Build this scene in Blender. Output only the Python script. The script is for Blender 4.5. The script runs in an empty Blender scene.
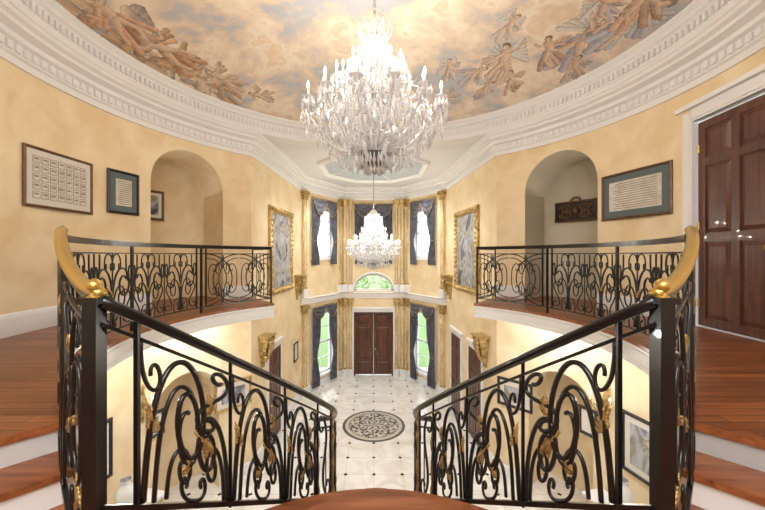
import bpy, math, random, bmesh
import numpy as np
from mathutils import Vector, Matrix
from mathutils.geometry import tessellate_polygon
random.seed(3)
pi=math.pi
CY=4.33; RW=4.17; RR=2.95
EYE=4.8; ZB=3.88; ZL=3.38; ZC=7.46
def pol(a,R): 
    a=math.radians(a); return (R*math.cos(a), CY+R*math.sin(a))

# ---------------------------------------------------------------- materials
def newmat(name):
    m=bpy.data.materials.new(name); m.use_nodes=True
    nt=m.node_tree; b=nt.nodes['Principled BSDF']
    return m,nt,b
def simple(name,col,rough=.5,metal=0,emit=None,es=0,trans=0,coat=0,alpha=None):
    m,nt,b=newmat(name)
    b.inputs['Base Color'].default_value=(*col,1)
    b.inputs['Roughness'].default_value=rough
    b.inputs['Metallic'].default_value=metal
    b.inputs['Transmission Weight'].default_value=trans
    b.inputs['Coat Weight'].default_value=coat
    if emit: 
        b.inputs['Emission Color'].default_value=(*emit,1); b.inputs['Emission Strength'].default_value=es
    return m
def noisemat(name,cols,scale=3,rough=.5,metal=0,detail=6,dist=0,bump=0,stretch=(1,1,1),coat=0,rot=0,pos=None):
    m,nt,b=newmat(name)
    tc=nt.nodes.new('ShaderNodeTexCoord'); mp=nt.nodes.new('ShaderNodeMapping')
    mp.inputs['Scale'].default_value=stretch; mp.inputs['Rotation'].default_value=(0,0,rot)
    n=nt.nodes.new('ShaderNodeTexNoise'); n.inputs['Scale'].default_value=scale; n.inputs['Detail'].default_value=detail
    n.inputs['Distortion'].default_value=dist
    r=nt.nodes.new('ShaderNodeValToRGB')
    els=r.color_ramp.elements
    k=len(cols)
    for i,c in enumerate(cols):
        p=pos[i] if pos else .3+.4*i/(k-1)
        if i<2: els[i].position=p; els[i].color=(*c,1)
        else:
            e=els.new(p); e.color=(*c,1)
    L=nt.links.new
    L(tc.outputs['Object'],mp.inputs[0]); L(mp.outputs[0],n.inputs[0]); L(n.outputs['Fac'],r.inputs[0]); L(r.outputs[0],b.inputs['Base Color'])
    b.inputs['Roughness'].default_value=rough; b.inputs['Metallic'].default_value=metal; b.inputs['Coat Weight'].default_value=coat
    if bump:
        bp=nt.nodes.new('ShaderNodeBump'); bp.inputs['Strength'].default_value=bump; bp.inputs['Distance'].default_value=.02
        L(n.outputs['Fac'],bp.inputs['Height']); L(bp.outputs[0],b.inputs['Normal'])
    return m
M_wall=noisemat('yellow_plaster',[(.745,.57,.335),(.80,.645,.41),(.85,.71,.485)],1.9,.65,detail=9,dist=.5,pos=[.34,.5,.66])
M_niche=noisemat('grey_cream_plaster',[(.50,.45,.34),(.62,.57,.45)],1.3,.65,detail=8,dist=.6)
M_white=simple('white_trim',(.80,.80,.80),.4)
M_ceil=simple('ceiling_white',(.74,.75,.77),.6)
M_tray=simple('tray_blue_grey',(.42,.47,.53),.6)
M_iron=simple('black_iron',(.006,.006,.007),.28,.2,coat=.3)
M_gold=noisemat('gilt',[(.25,.15,.05),(.52,.37,.15),(.74,.58,.30)],14,.35,.8,bump=.2)
M_leaf=noisemat('antique_gilt_leaf',[(.20,.12,.04),(.42,.29,.11),(.62,.46,.20)],30,.4,.7)
M_brass=simple('brass_rail',(.62,.42,.12),.3,.85)
M_pil=noisemat('pilaster_gold_marble',[(.48,.34,.16),(.68,.53,.30),(.80,.69,.48)],3,.4,0,stretch=(3,3,.7),dist=1)
M_curt=noisemat('slate_curtain',[(.06,.06,.08),(.14,.14,.175)],6,.7)
M_blackfr=simple('black_frame',(.02,.015,.012),.35)
M_brownfr=noisemat('brown_frame',[(.09,.04,.018),(.18,.09,.04)],9,.4)
M_paper=noisemat('paper',[(.50,.46,.38),(.70,.67,.60)],7,.7)
M_paper2=simple('mat_board',(.66,.62,.54),.7)
M_green=simple('mat_green',(.10,.13,.13),.7)
M_ink=simple('ink',(.25,.20,.14),.7)
M_art=noisemat('oil_painting',[(.05,.05,.06),(.16,.17,.20),(.45,.45,.48),(.22,.20,.14),(.50,.42,.32)],2.2,.5,detail=7,dist=1.0,pos=[.32,.43,.52,.60,.70],stretch=(1,1,.8))
def wood(name,c1,c2,c3,rough,plank=None,ang=0,stretch=(1,14,14),coat=.1):
    m,nt,b=newmat(name); L=nt.links.new
    tc=nt.nodes.new('ShaderNodeTexCoord'); mp=nt.nodes.new('ShaderNodeMapping'); mp.inputs['Rotation'].default_value=(0,0,ang)
    L(tc.outputs['Object'],mp.inputs[0])
    mp2=nt.nodes.new('ShaderNodeMapping'); mp2.inputs['Scale'].default_value=stretch; L(mp.outputs[0],mp2.inputs[0])
    n=nt.nodes.new('ShaderNodeTexNoise'); n.inputs['Scale'].default_value=1.6; n.inputs['Detail'].default_value=7; n.inputs['Distortion'].default_value=.5
    L(mp2.outputs[0],n.inputs[0])
    r=nt.nodes.new('ShaderNodeValToRGB'); e=r.color_ramp.elements
    e[0].position=.28;e[0].color=(*c1,1);e[1].position=.5;e[1].color=(*c2,1); x=e.new(.72); x.color=(*c3,1)
    L(n.outputs['Fac'],r.inputs[0])
    out=r.outputs[0]
    if plank:
        br=nt.nodes.new('ShaderNodeTexBrick'); L(mp.outputs[0],br.inputs[0])
        br.inputs['Scale'].default_value=1; br.inputs['Brick Width'].default_value=1.3; br.inputs['Row Height'].default_value=plank
        br.inputs['Mortar Size'].default_value=.0035; br.inputs['Mortar'].default_value=(.15,.12,.12,1)
        br.inputs['Color1'].default_value=(1,1,1,1); br.inputs['Color2'].default_value=(.55,.50,.48,1); br.inputs['Bias'].default_value=-.1
        mx=nt.nodes.new('ShaderNodeMix'); mx.data_type='RGBA'; mx.blend_type='MULTIPLY'; mx.inputs[0].default_value=1
        L(out,mx.inputs[6]); L(br.outputs['Color'],mx.inputs[7]); out=mx.outputs[2]
    L(out,b.inputs['Base Color']); b.inputs['Roughness'].default_value=rough; b.inputs['Coat Weight'].default_value=coat
    return m
M_floorw=wood('cherry_floor',(.15,.040,.011),(.28,.085,.024),(.38,.135,.042),.33,.085,ang=math.radians(0),coat=0)
M_tread=wood('cherry_tread',(.15,.04,.012),(.27,.085,.027),(.37,.13,.045),.33)
M_mahog=wood('mahogany',(.05,.016,.009),(.10,.034,.018),(.16,.058,.03),.38,stretch=(14,14,1))

def mathn(nt,op,a,b=None):
    n=nt.nodes.new('ShaderNodeMath'); n.operation=op
    for i,x in enumerate((a,b)):
        if x is None: continue
        if isinstance(x,(int,float)): n.inputs[i].default_value=x
        else: nt.links.new(x,n.inputs[i])
    return n.outputs[0]
def marble():
    m,nt,b=newmat('marble_floor'); L=nt.links.new
    tc=nt.nodes.new('ShaderNodeTexCoord'); sx=nt.nodes.new('ShaderNodeSeparateXYZ'); L(tc.outputs['Object'],sx.inputs[0])
    P=.62
    fx=mathn(nt,'ABSOLUTE',mathn(nt,'SUBTRACT',mathn(nt,'FRACT',mathn(nt,'ADD',mathn(nt,'DIVIDE',sx.outputs[0],P),50.5)),.5))
    fy=mathn(nt,'ABSOLUTE',mathn(nt,'SUBTRACT',mathn(nt,'FRACT',mathn(nt,'ADD',mathn(nt,'DIVIDE',sx.outputs[1],P),50.5)),.5))
    diam=mathn(nt,'LESS_THAN',mathn(nt,'ADD',fx,fy),.08)
    grout=mathn(nt,'LESS_THAN',mathn(nt,'MINIMUM',fx,fy),.006)
    n=nt.nodes.new('ShaderNodeTexNoise'); n.inputs['Scale'].default_value=1.7; n.inputs['Detail'].default_value=8; n.inputs['Distortion'].default_value=1.5
    L(tc.outputs['Object'],n.inputs[0])
    r=nt.nodes.new('ShaderNodeValToRGB'); e=r.color_ramp.elements; e[0].position=.35;e[0].color=(.68,.65,.60,1);e[1].position=.6;e[1].color=(.82,.81,.78,1)
    L(n.outputs['Fac'],r.inputs[0])
    m1=nt.nodes.new('ShaderNodeMix'); m1.data_type='RGBA'; L(grout,m1.inputs[0]); L(r.outputs[0],m1.inputs[6]); m1.inputs[7].default_value=(.5,.47,.42,1)
    m2=nt.nodes.new('ShaderNodeMix'); m2.data_type='RGBA'; L(diam,m2.inputs[0]); L(m1.outputs[2],m2.inputs[6]); m2.inputs[7].default_value=(.02,.02,.02,1)
    L(m2.outputs[2],b.inputs['Base Color']); b.inputs['Roughness'].default_value=.15
    return m
M_marble=marble()
def medallion_mat():
    m,nt,b=newmat('mosaic_medallion'); L=nt.links.new
    tc=nt.nodes.new('ShaderNodeTexCoord'); sx=nt.nodes.new('ShaderNodeSeparateXYZ'); L(tc.outputs['Object'],sx.inputs[0])
    x,y=sx.outputs[0],sx.outputs[1]
    r=mathn(nt,'SQRT',mathn(nt,'ADD',mathn(nt,'MULTIPLY',x,x),mathn(nt,'MULTIPLY',y,y)))
    a=mathn(nt,'ARCTAN2',y,x)
    w=mathn(nt,'MULTIPLY',mathn(nt,'SINE',mathn(nt,'MULTIPLY',a,12)),mathn(nt,'SINE',mathn(nt,'MULTIPLY',r,34)))
    w2=mathn(nt,'SINE',mathn(nt,'MULTIPLY',mathn(nt,'SINE',mathn(nt,'MULTIPLY',a,6)),mathn(nt,'MULTIPLY',r,14)))
    s=mathn(nt,'ADD',w,mathn(nt,'MULTIPLY',w2,.6))
    dark=mathn(nt,'MULTIPLY',mathn(nt,'GREATER_THAN',s,.15),mathn(nt,'LESS_THAN',r,.70))
    ring=mathn(nt,'GREATER_THAN',r,.80)
    ring2=mathn(nt,'MULTIPLY',mathn(nt,'GREATER_THAN',r,.68),mathn(nt,'LESS_THAN',r,.70))
    ring3=mathn(nt,'MULTIPLY',mathn(nt,'GREATER_THAN',r,.40),mathn(nt,'LESS_THAN',r,.43))
    d=mathn(nt,'MAXIMUM',mathn(nt,'MAXIMUM',dark,ring),mathn(nt,'MAXIMUM',ring2,ring3))
    v=nt.nodes.new('ShaderNodeTexVoronoi'); v.inputs['Scale'].default_value=40; L(tc.outputs['Object'],v.inputs[0])
    mx=nt.nodes.new('ShaderNodeMix'); mx.data_type='RGBA'; L(d,mx.inputs[0]); mx.inputs[6].default_value=(.60,.57,.50,1); mx.inputs[7].default_value=(.12,.115,.10,1)
    m2=nt.nodes.new('ShaderNodeMix'); m2.data_type='RGBA'; m2.blend_type='MULTIPLY'; m2.inputs[0].default_value=.3; L(mx.outputs[2],m2.inputs[6]); L(v.outputs['Color'],m2.inputs[7])
    L(m2.outputs[2],b.inputs['Base Color']); b.inputs['Roughness'].default_value=.25
    return m
M_med=medallion_mat()
def crystal():
    m,nt,b=newmat('cut_crystal')
    b.inputs['Base Color'].default_value=(.96,.96,.98,1); b.inputs['Roughness'].default_value=.08
    b.inputs['Transmission Weight'].default_value=.4; b.inputs['IOR'].default_value=1.6; b.inputs['Specular IOR Level'].default_value=.9
    return m
M_cry=crystal()
M_flame=simple('bulb_glow',(1,.9,.7),.4,emit=(1,.85,.62),es=12)
M_candle=simple('candle_sleeve',(.9,.88,.82),.5)
M_silver=simple('silver_metal',(.55,.55,.57),.2,.9)
M_dglass=simple('dark_crystal_bowl',(.25,.25,.28),.08,.7)

# ---------------------------------------------------------------- mesh builder
class MB:
    def __init__(s,mir=1): s.V=[];s.F=[];s.M=[];s.S=[];s.mats=[];s.mir=mir
    def mi(s,m):
        if m not in s.mats: s.mats.append(m)
        return s.mats.index(m)
    def add(s,vs,fs,m,smooth=False,T=None):
        o=len(s.V)
        for v in vs:
            v=Vector(v)
            if T is not None: v=T@v
            s.V.append((v.x*s.mir,v.y,v.z))
        k=s.mi(m)
        for f in fs: s.F.append([i+o for i in f]); s.M.append(k); s.S.append(smooth)
    def box(s,x0,x1,y0,y1,z0,z1,m,T=None,T2=None):
        vs=[(x,y,z) for z in(z0,z1) for y in(y0,y1) for x in(x0,x1)]
        s.add(vs,[(0,1,3,2),(4,6,7,5),(0,4,5,1),(2,3,7,6),(0,2,6,4),(1,5,7,3)],m,False,T)
    def frus(s,x0,x1,z0,z1,y0,y1,i,m,T=None):
        vs=[(x0,y0,z0),(x1,y0,z0),(x1,y0,z1),(x0,y0,z1),(x0+i,y1,z0+i),(x1-i,y1,z0+i),(x1-i,y1,z1-i),(x0+i,y1,z1-i)]
        s.add(vs,[(0,1,5,4),(1,2,6,5),(2,3,7,6),(3,0,4,7),(4,5,6,7)],m,False,T)
    def lathe(s,prof,c,m,seg=16,T=None,smooth=True):
        vs=[];fs=[]
        for r,z in prof:
            for i in range(seg):
                a=2*pi*i/seg; vs.append((c[0]+r*math.cos(a),c[1]+r*math.sin(a),c[2]+z))
        for j in range(len(prof)-1):
            for i in range(seg):
                k=(i+1)%seg; fs.append((j*seg+i,j*seg+k,(j+1)*seg+k,(j+1)*seg+i))
        s.add(vs,fs,m,smooth,T)
    def tube(s,pts,r,m,seg=6,T=None,cap=True,flat=1.0):
        pts=[Vector(p) for p in pts]; n=len(pts)
        if n<2: return
        rr=r if isinstance(r,(list,tuple)) else [r]*n
        vs=[];fs=[]
        up=None
        for i in range(n):
            t=(pts[min(i+1,n-1)]-pts[max(i-1,0)])
            if t.length<1e-9: t=Vector((0,0,1))
            t.normalize()
            if up is None:
                ref=Vector((0,0,1)) if abs(t.z)<.9 else Vector((1,0,0))
                up=(ref-t*ref.dot(t)).normalized()
            else:
                up=(up-t*up.dot(t))
                up=up.normalized() if up.length>1e-6 else Vector((0,1,0))
            b=t.cross(up)
            for k in range(seg):
                a=2*pi*(k+.5)/seg
                vs.append(pts[i]+(up*math.cos(a)+b*math.sin(a)*flat)*rr[i])
        for i in range(n-1):
            for k in range(seg):
                l=(k+1)%seg; fs.append((i*seg+k,i*seg+l,(i+1)*seg+l,(i+1)*seg+k))
        if cap: fs.append(tuple(range(seg))[::-1]); fs.append(tuple((n-1)*seg+k for k in range(seg)))
        s.add(vs,fs,m,seg>4,T)
    def sweep(s,path,prof,m,closed=False,smooth=False,cap=True):
        n=len(path); vs=[];fs=[]
        for i in range(n):
            p=Vector(path[i]).to_2d()
            if closed: a=Vector(path[i-1]).to_2d(); b=Vector(path[(i+1)%n]).to_2d()
            else: a=Vector(path[max(i-1,0)]).to_2d(); b=Vector(path[min(i+1,n-1)]).to_2d()
            d1=(p-a); d2=(b-p)
            if d1.length<1e-9: d1=d2
            if d2.length<1e-9: d2=d1
            d1.normalize(); d2.normalize()
            n1=Vector((d1.y,-d1.x)); n2=Vector((d2.y,-d2.x)); nn=(n1+n2)
            nn=nn/ max(.3,(1+n1.dot(n2)))
            zz=path[i][2] if len(path[i])>2 else 0
            for o,z in prof: vs.append((p.x+nn.x*o,p.y+nn.y*o,z+zz))
        k=len(prof)
        for i in range(n if closed else n-1):
            j=(i+1)%n
            for q in range(k-1): fs.append((i*k+q,j*k+q,j*k+q+1,i*k+q+1))
        if cap and not closed and k>2:
            fs.append(tuple(range(k))); fs.append(tuple((n-1)*k+q for q in range(k)))
        s.add(vs,fs,m,smooth)
    def prism(s,poly,z0,z1,mt,ms=None,T=None):
        ms=ms or mt; n=len(poly)
        vs=[(p[0],p[1],z0) for p in poly]+[(p[0],p[1],z1) for p in poly]
        tri=tessellate_polygon([[Vector((p[0],p[1],0)) for p in poly]])
        s.add(vs,[tuple(i+n for i in t) for t in tri]+[tuple(t) for t in tri],mt,False,T)
        s.add(vs,[(i,(i+1)%n,(i+1)%n+n,i+n) for i in range(n)],ms,False,T)
    def obj(s,name,parent=None,origin=None,weld=False):
        me=bpy.data.meshes.new(name)
        V=s.V
        if origin: V=[(v[0]-origin[0],v[1]-origin[1],v[2]-origin[2]) for v in V]
        me.from_pydata(V,[],s.F)
        for m in s.mats: me.materials.append(m)
        me.polygons.foreach_set('material_index',s.M); me.polygons.foreach_set('use_smooth',s.S)
        me.update()
        bm=bmesh.new(); bm.from_mesh(me)
        if weld: bmesh.ops.remove_doubles(bm,verts=bm.verts,dist=1e-4)
        bmesh.ops.recalc_face_normals(bm,faces=bm.faces); bm.to_mesh(me); bm.free()
        o=bpy.data.objects.new(name,me); bpy.context.scene.collection.objects.link(o)
        if origin: o.location=origin
        if parent: o.parent=parent
        return o
def empty(name,loc=(0,0,0)):
    o=bpy.data.objects.new(name,None); o.empty_display_size=.1; o.location=loc
    bpy.context.scene.collection.objects.link(o); return o
def frame_at(p,n):   # local y=n (into room), z up
    n=Vector((n[0],n[1],0)).normalized(); x=Vector((n.y,-n.x,0))
    return Matrix(((x.x,n.x,0,p[0]),(x.y,n.y,0,p[1]),(0,0,1,p[2]),(0,0,0,1)))
def wallT(ang,z,R=RW,off=0):
    p=pol(ang,R-off); a=math.radians(ang)
    return frame_at((p[0],p[1],z),(-math.cos(a),-math.sin(a)))

# ---------------------------------------------------------------- wall path
LJ=130.5
left_arc=[pol(a,RW) for a in np.linspace(205,LJ,46)]
bayL=[(-2.47,11.5),(-1.25,13.5)]
path=[(-3.95,-2.5)]+left_arc+bayL+[(-x,y) for x,y in bayL[::-1]]+[(-x,y) for x,y in left_arc[::-1]]+[(3.95,-2.5)]
S=[0]
for i in range(1,len(path)): S.append(S[-1]+math.dist(path[i],path[i-1]))
def atS(s):
    s=max(0,min(S[-1],s))
    for i in range(1,len(path)):
        if s<=S[i]+1e-9:
            t=(s-S[i-1])/max(1e-9,S[i]-S[i-1]); a,b=path[i-1],path[i]
            return (a[0]+(b[0]-a[0])*t,a[1]+(b[1]-a[1])*t),(b[0]-a[0],b[1]-a[1])
def sOf(p):
    best=(1e9,0)
    for i in range(1,len(path)):
        a=Vector(path[i-1]);b=Vector(path[i]);d=b-a;t=max(0,min(1,(Vector(p)-a).dot(d)/d.length_squared))
        q=a+d*t; e=(q-Vector(p)).length
        if e<best[0]: best=(e,S[i-1]+t*d.length)
    return best[1]
def mid(a,b,t=.5): return (a[0]+(b[0]-a[0])*t,a[1]+(b[1]-a[1])*t)
FL=mid(bayL[0],bayL[1]); FR=(-FL[0],FL[1])
ops=[]  # (sc,hw,zb,zs,rise,depth,back material)
def op(p,hw,zb,zs,rise,depth,back=None): ops.append((sOf(p),hw,zb,zs,rise,depth,back))
for sg in(1,-1):
    a=148.5 if sg==1 else 31.5
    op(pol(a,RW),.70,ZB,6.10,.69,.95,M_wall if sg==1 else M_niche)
    op(pol(a,RW),.62,0.0,2.0,.55,.8,M_wall)
    op((sg*-FL[0],FL[1]),.56,4.70,6.5,0,.22)
    op((sg*-FL[0],FL[1]),.56,.45,2.70,0,.22)
op((0,13.5),.66,4.70,6.5,0,.22)
op((0,13.5),.76,3.38,3.43,.62,.22)
op((0,13.5),.78,0,2.54,0,.22)
DA=-5.2
op(pol(DA,RW),.52,ZB,6.55,0,.12)
bp=sorted(set([round(x,4) for x in S]+[round(o[0]+o[1]*math.sin(t),4) for o in ops for t in np.linspace(-pi/2,pi/2,19)]))
def ztop(o,s):
    t=(s-o[0])/o[1]; return o[3]+o[4]*math.sqrt(max(0,1-t*t))
wb=MB()
Z1=7.5
for i in range(len(bp)-1):
    s0,s1=bp[i],bp[i+1]; sm=(s0+s1)/2
    if s1-s0<2e-4: continue
    p0,d0=atS(s0+1e-6); p1,_=atS(s1-1e-6); _,dm=atS(sm)
    col=sorted([o for o in ops if abs(sm-o[0])<o[1]],key=lambda o:o[2])
    za=(0,0); 
    for o in col:
        if o[2]>za[0]+1e-4: wb.add([(*p0,za[0]),(*p1,za[1]),(*p1,o[2]),(*p0,o[2])],[(0,1,2,3)],M_wall)
        za=(ztop(o,s0),ztop(o,s1))
        L=math.hypot(*dm); nx,ny=-dm[1]/L*o[5],dm[0]/L*o[5]
        if o[6]:
            q0=Vector(p0)-Vector((0,CY)); q0=q0.normalized()*o[5]; q1=Vector(p1)-Vector((0,CY)); q1=q1.normalized()*o[5]
        else: q0=Vector((nx,ny)); q1=q0
        r0=(p0[0]+q0[0],p0[1]+q0[1]); r1=(p1[0]+q1[0],p1[1]+q1[1])
        mm=o[6] or M_white
        wb.add([(*p0,za[0]),(*p1,za[1]),(*r1,za[1]),(*r0,za[0])],[(0,1,2,3)],mm,True)
        if o[2]>.01 : wb.add([(*p0,o[2]),(*p1,o[2]),(*r1,o[2]),(*r0,o[2])],[(0,1,2,3)],M_floorw if o[6] else M_white)
        if o[6]: wb.add([(*r0,o[2]),(*r1,o[2]),(*r1,za[1]),(*r0,za[0])],[(0,1,2,3)],o[6],True)
    wb.add([(*p0,za[0]),(*p1,za[1]),(*p1,Z1),(*p0,Z1)],[(0,1,2,3)],M_wall)
for o in ops: # jambs
    for sgn in(-1,1):
        s=o[0]+sgn*o[1]; p,d=atS(s); 
        if o[6]: q=(Vector(p)-Vector((0,CY))).normalized()*o[5]
        else:
            L=math.hypot(*d); q=Vector((-d[1]/L,d[0]/L))*o[5]
        wb.add([(*p,o[2]),(p[0]+q[0],p[1]+q[1],o[2]),(p[0]+q[0],p[1]+q[1],o[3]),(*p,o[3])],[(0,1,2,3)],o[6] or M_white)
wb.obj('wall_rotunda',weld=True)
b=MB(); b.box(-4.0,4.0,-2.7,-2.5,0,7.5,M_wall); b.obj('wall_back')

# ---------------------------------------------------------------- floors
b=MB(); b.box(-7,7,-3,14.5,-.1,0,M_marble); b.obj('floor')
b=MB(); b.lathe([(.0,.004),(.86,.004),(.88,.0)],(0,0,0),M_med,64); o=b.obj('floor_medallion'); o.location=(0,9.6,.001)
b=MB(); b.box(-60,60,14.5,90,-.5,-.4,simple('lawn',(.22,.36,.12),.9)); b.box(-1.6,1.6,13.75,16,-.3,-.02,simple('porch_stone',(.6,.58,.54),.8)); b.obj('lawn_ground')

# ---------------------------------------------------------------- ceiling
b=MB()
N=144; vs=[];fs=[]
for i in range(N):
    a=2*pi*i/N
    for R in(3.90,16): vs.append((R*math.cos(a),CY+R*math.sin(a),ZC))
for i in range(N):
    j=(i+1)%N; fs.append((2*i,2*i+1,2*j+1,2*j))
b.add(vs,fs,M_ceil)
b.obj('ceiling')
# dome + mural
NR=250
rad=np.linspace(0,1,NR)**.75*3.86
ang=np.concatenate([np.radians(np.linspace(-20,200,900,endpoint=False)),np.radians(np.linspace(200,340,140,endpoint=False))]); NA=len(ang)
Rg,Ag=np.meshgrid(rad,ang,indexing='ij')
X=(Rg*np.cos(Ag)).ravel(); Y=(CY+Rg*np.sin(Ag)).ravel(); Z=7.84+.5*(1-(Rg/3.86)**2).ravel()
me=bpy.data.meshes.new('ceiling_mural_dome')
ii,jj=np.meshgrid(np.arange(NR-1),np.arange(NA),indexing='ij'); kk=(jj+1)%NA
faces=np.stack([ii*NA+jj,(ii+1)*NA+jj,(ii+1)*NA+kk,ii*NA+kk],-1).reshape(-1,4).tolist()
me.from_pydata(list(zip(X.tolist(),Y.tolist(),Z.tolist())),[],faces)
col=np.zeros((len(X),4)); rng=np.random.RandomState(5)
def capsule(p,q,r,c,edge=True,r2=None):
    r2=r if r2 is None else r2
    px,py=X-p[0],Y-p[1]; dx,dy=q[0]-p[0],q[1]-p[1]
    L2=dx*dx+dy*dy+1e-9; t=np.clip((px*dx+py*dy)/L2,0,1)
    rr=r+(r2-r)*t
    d=np.hypot(px-t*dx,py-t*dy); m=d<rr
    if not m.any(): return
    side=((px*dy-py*dx)/math.sqrt(L2))/rr
    f=np.clip(.85+.30*side,0.5,1.2)[:,None]
    cc=np.array(c)[None,:]*f
    if edge: cc=np.where((d>rr*.84)[:,None],cc*.6,cc)
    col[m,:3]=cc[m]; col[m,3]=1
def figure(cx,cy,s,rot,cloth,wings=False,fl=1):
    cr,sr=math.cos(rot),math.sin(rot)
    def P(x,y): 
        x*=fl; u=x*cr-y*sr; v=x*sr+y*cr
        return (cx+u*s*.62, cy-v*s)
    sk=(.74,.54,.40)
    if wings:
        for k in range(7): capsule(P(-.1,.15),P(-.42-.06*k,.62-.13*k),.03*s,(.72,.69,.65),r2=.06*s)
        for k in range(6): capsule(P(.1,.15),P(.38+.05*k,.55-.12*k),.03*s,(.64,.62,.61),r2=.055*s)
    for k in range(9):
        a=rng.uniform(-.3,.3); capsule(P(-.05+a*.4,-.05),P(.32*math.sin(k*1.7)+a,-.5-.06*k),.05*s,tuple(np.array(cloth)*rng.uniform(.75,1.35)),r2=.08*s)
    for k in range(3): capsule(P(.1,.1+.05*k),P(.5+.1*k,-.15+.12*k),.03*s,tuple(np.array(cloth)*rng.uniform(.8,1.4)),r2=.06*s)
    capsule(P(0,.24),P(.03,-.12),.13*s,sk,r2=.10*s); 
    capsule(P(-.1,.24),P(-.34,.32),.05*s,sk,r2=.04*s); capsule(P(-.34,.32),P(-.45,.52),.038*s,sk,r2=.03*s)
    capsule(P(.1,.22),P(.36,.08),.05*s,sk,r2=.04*s); capsule(P(.36,.08),P(.5,.22),.038*s,sk,r2=.03*s)
    capsule(P(-.05,-.15),P(-.22,-.5),.08*s,sk,r2=.055*s); capsule(P(-.22,-.5),P(-.1,-.8),.05*s,sk,r2=.035*s)
    capsule(P(.08,-.15),P(.34,-.38),.08*s,sk,r2=.055*s); capsule(P(.34,-.38),P(.5,-.7),.05*s,sk,r2=.035*s)
    capsule(P(.02,.44),P(.05,.49),.09*s,(.30,.18,.10)); capsule(P(.03,.40),P(.04,.43),.07*s,sk)
for k in range(110):
    a=math.radians(rng.uniform(138,182)); lim=3.15 if 150<math.degrees(a)<176 else 3.45
    R=rng.uniform(lim,3.85)
    p=(R*math.cos(a),CY+R*math.sin(a)); q=(p[0]+rng.uniform(-.22,.22),p[1]+rng.uniform(-.3,.3))
    c=[(.56,.36,.21),(.46,.29,.18),(.66,.47,.30),(.44,.37,.33),(.74,.60,.44),(.64,.40,.22)][rng.randint(6)]
    capsule(p,q,rng.uniform(.03,.07),c,r2=rng.uniform(.03,.10))
figure(-3.25,5.2,.75,.5,(.62,.34,.18)); figure(-2.75,6.1,.6,.9,(.58,.41,.29))
figure(-3.45,4.45,.7,.2,(.53,.31,.2),fl=-1); figure(-2.3,6.75,.45,1.2,(.58,.43,.33))
figure(3.1,5.0,.85,-.3,(.42,.40,.48),True); figure(2.75,5.35,.55,.8,(.55,.37,.28)); 
figure(3.45,4.45,.8,-.7,(.46,.49,.56),True); figure(3.3,4.1,.7,.5,(.62,.42,.30)); figure(2.95,4.35,.5,1.0,(.54,.48,.52),True)
figure(2.2,5.75,.7,.3,(.63,.46,.38),True,-1); figure(1.85,6.15,.5,-1.0,(.48,.44,.48)); figure(2.5,6.2,.45,.7,(.58,.40,.30)); figure(2.15,6.55,.4,-.4,(.53,.45,.47),True)
figure(1.5,6.95,.42,1.3,(.54,.46,.44),True); figure(3.3,5.6,.45,.4,(.49,.40,.38)); figure(1.35,6.1,.4,.4,(.62,.53,.47),True)
figure(2.0,5.0,.4,-.3,(.62,.55,.50),True)
ca=me.color_attributes.new('fig','FLOAT_COLOR','POINT'); ca.data.foreach_set('color',col.ravel())
me.polygons.foreach_set('use_smooth',[True]*len(me.polygons))
m,nt,bs=newmat('cloud_mural'); L=nt.links.new
tc=nt.nodes.new('ShaderNodeTexCoord')
n1=nt.nodes.new('ShaderNodeTexNoise'); n1.inputs['Scale'].default_value=.9; n1.inputs['Detail'].default_value=9; n1.inputs['Distortion'].default_value=.35; n1.inputs['Roughness'].default_value=.6
L(tc.outputs['Object'],n1.inputs[0])
vo=nt.nodes.new('ShaderNodeTexVoronoi'); vo.feature='SMOOTH_F1'; vo.inputs['Scale'].default_value=2.6; vo.inputs['Detail'].default_value=2; 
nd=nt.nodes.new('ShaderNodeTexNoise'); nd.inputs['Scale'].default_value=2.0; nd.inputs['Detail'].default_value=4; L(tc.outputs['Object'],nd.inputs[0])
va=nt.nodes.new('ShaderNodeVectorMath'); va.operation='ADD'; L(tc.outputs['Object'],va.inputs[0]); L(nd.outputs['Color'],va.inputs[1]); L(va.outputs[0],vo.inputs[0])
fac=mathn(nt,'ADD',n1.outputs['Fac'],mathn(nt,'MULTIPLY',mathn(nt,'SUBTRACT',.42,vo.outputs['Distance']),.14))
r=nt.nodes.new('ShaderNodeValToRGB'); e=r.color_ramp.elements
e[0].position=.36;e[0].color=(.48,.50,.54,1);e[1].position=.43;e[1].color=(.68,.58,.50,1)
for p,c in((.48,(.79,.66,.52)),(.53,(.84,.76,.65)),(.58,(.76,.59,.44)),(.63,(.82,.69,.54)),(.70,(.84,.81,.76))): x=e.new(p); x.color=(*c,1)
L(fac,r.inputs[0])
at=nt.nodes.new('ShaderNodeAttribute'); at.attribute_name='fig'
n2=nt.nodes.new('ShaderNodeTexNoise'); n2.inputs['Scale'].default_value=9; n2.inputs['Detail'].default_value=5; L(tc.outputs['Object'],n2.inputs[0])
r2=nt.nodes.new('ShaderNodeValToRGB'); r2.color_ramp.elements[0].position=.32; r2.color_ramp.elements[1].position=.5
L(n2.outputs['Fac'],r2.inputs[0])
mk=mathn(nt,'MULTIPLY',at.outputs['Alpha'],mathn(nt,'MAXIMUM',r2.outputs[0],.78))
mx=nt.nodes.new('ShaderNodeMix'); mx.data_type='RGBA'; L(mk,mx.inputs[0]); L(r.outputs[0],mx.inputs[6]); L(at.outputs['Color'],mx.inputs[7])
L(mx.outputs[2],bs.inputs['Base Color']); bs.inputs['Roughness'].default_value=.8
me.materials.append(m)
o=bpy.data.objects.new('ceiling_mural_dome',me); bpy.context.scene.collection.objects.link(o)
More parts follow.
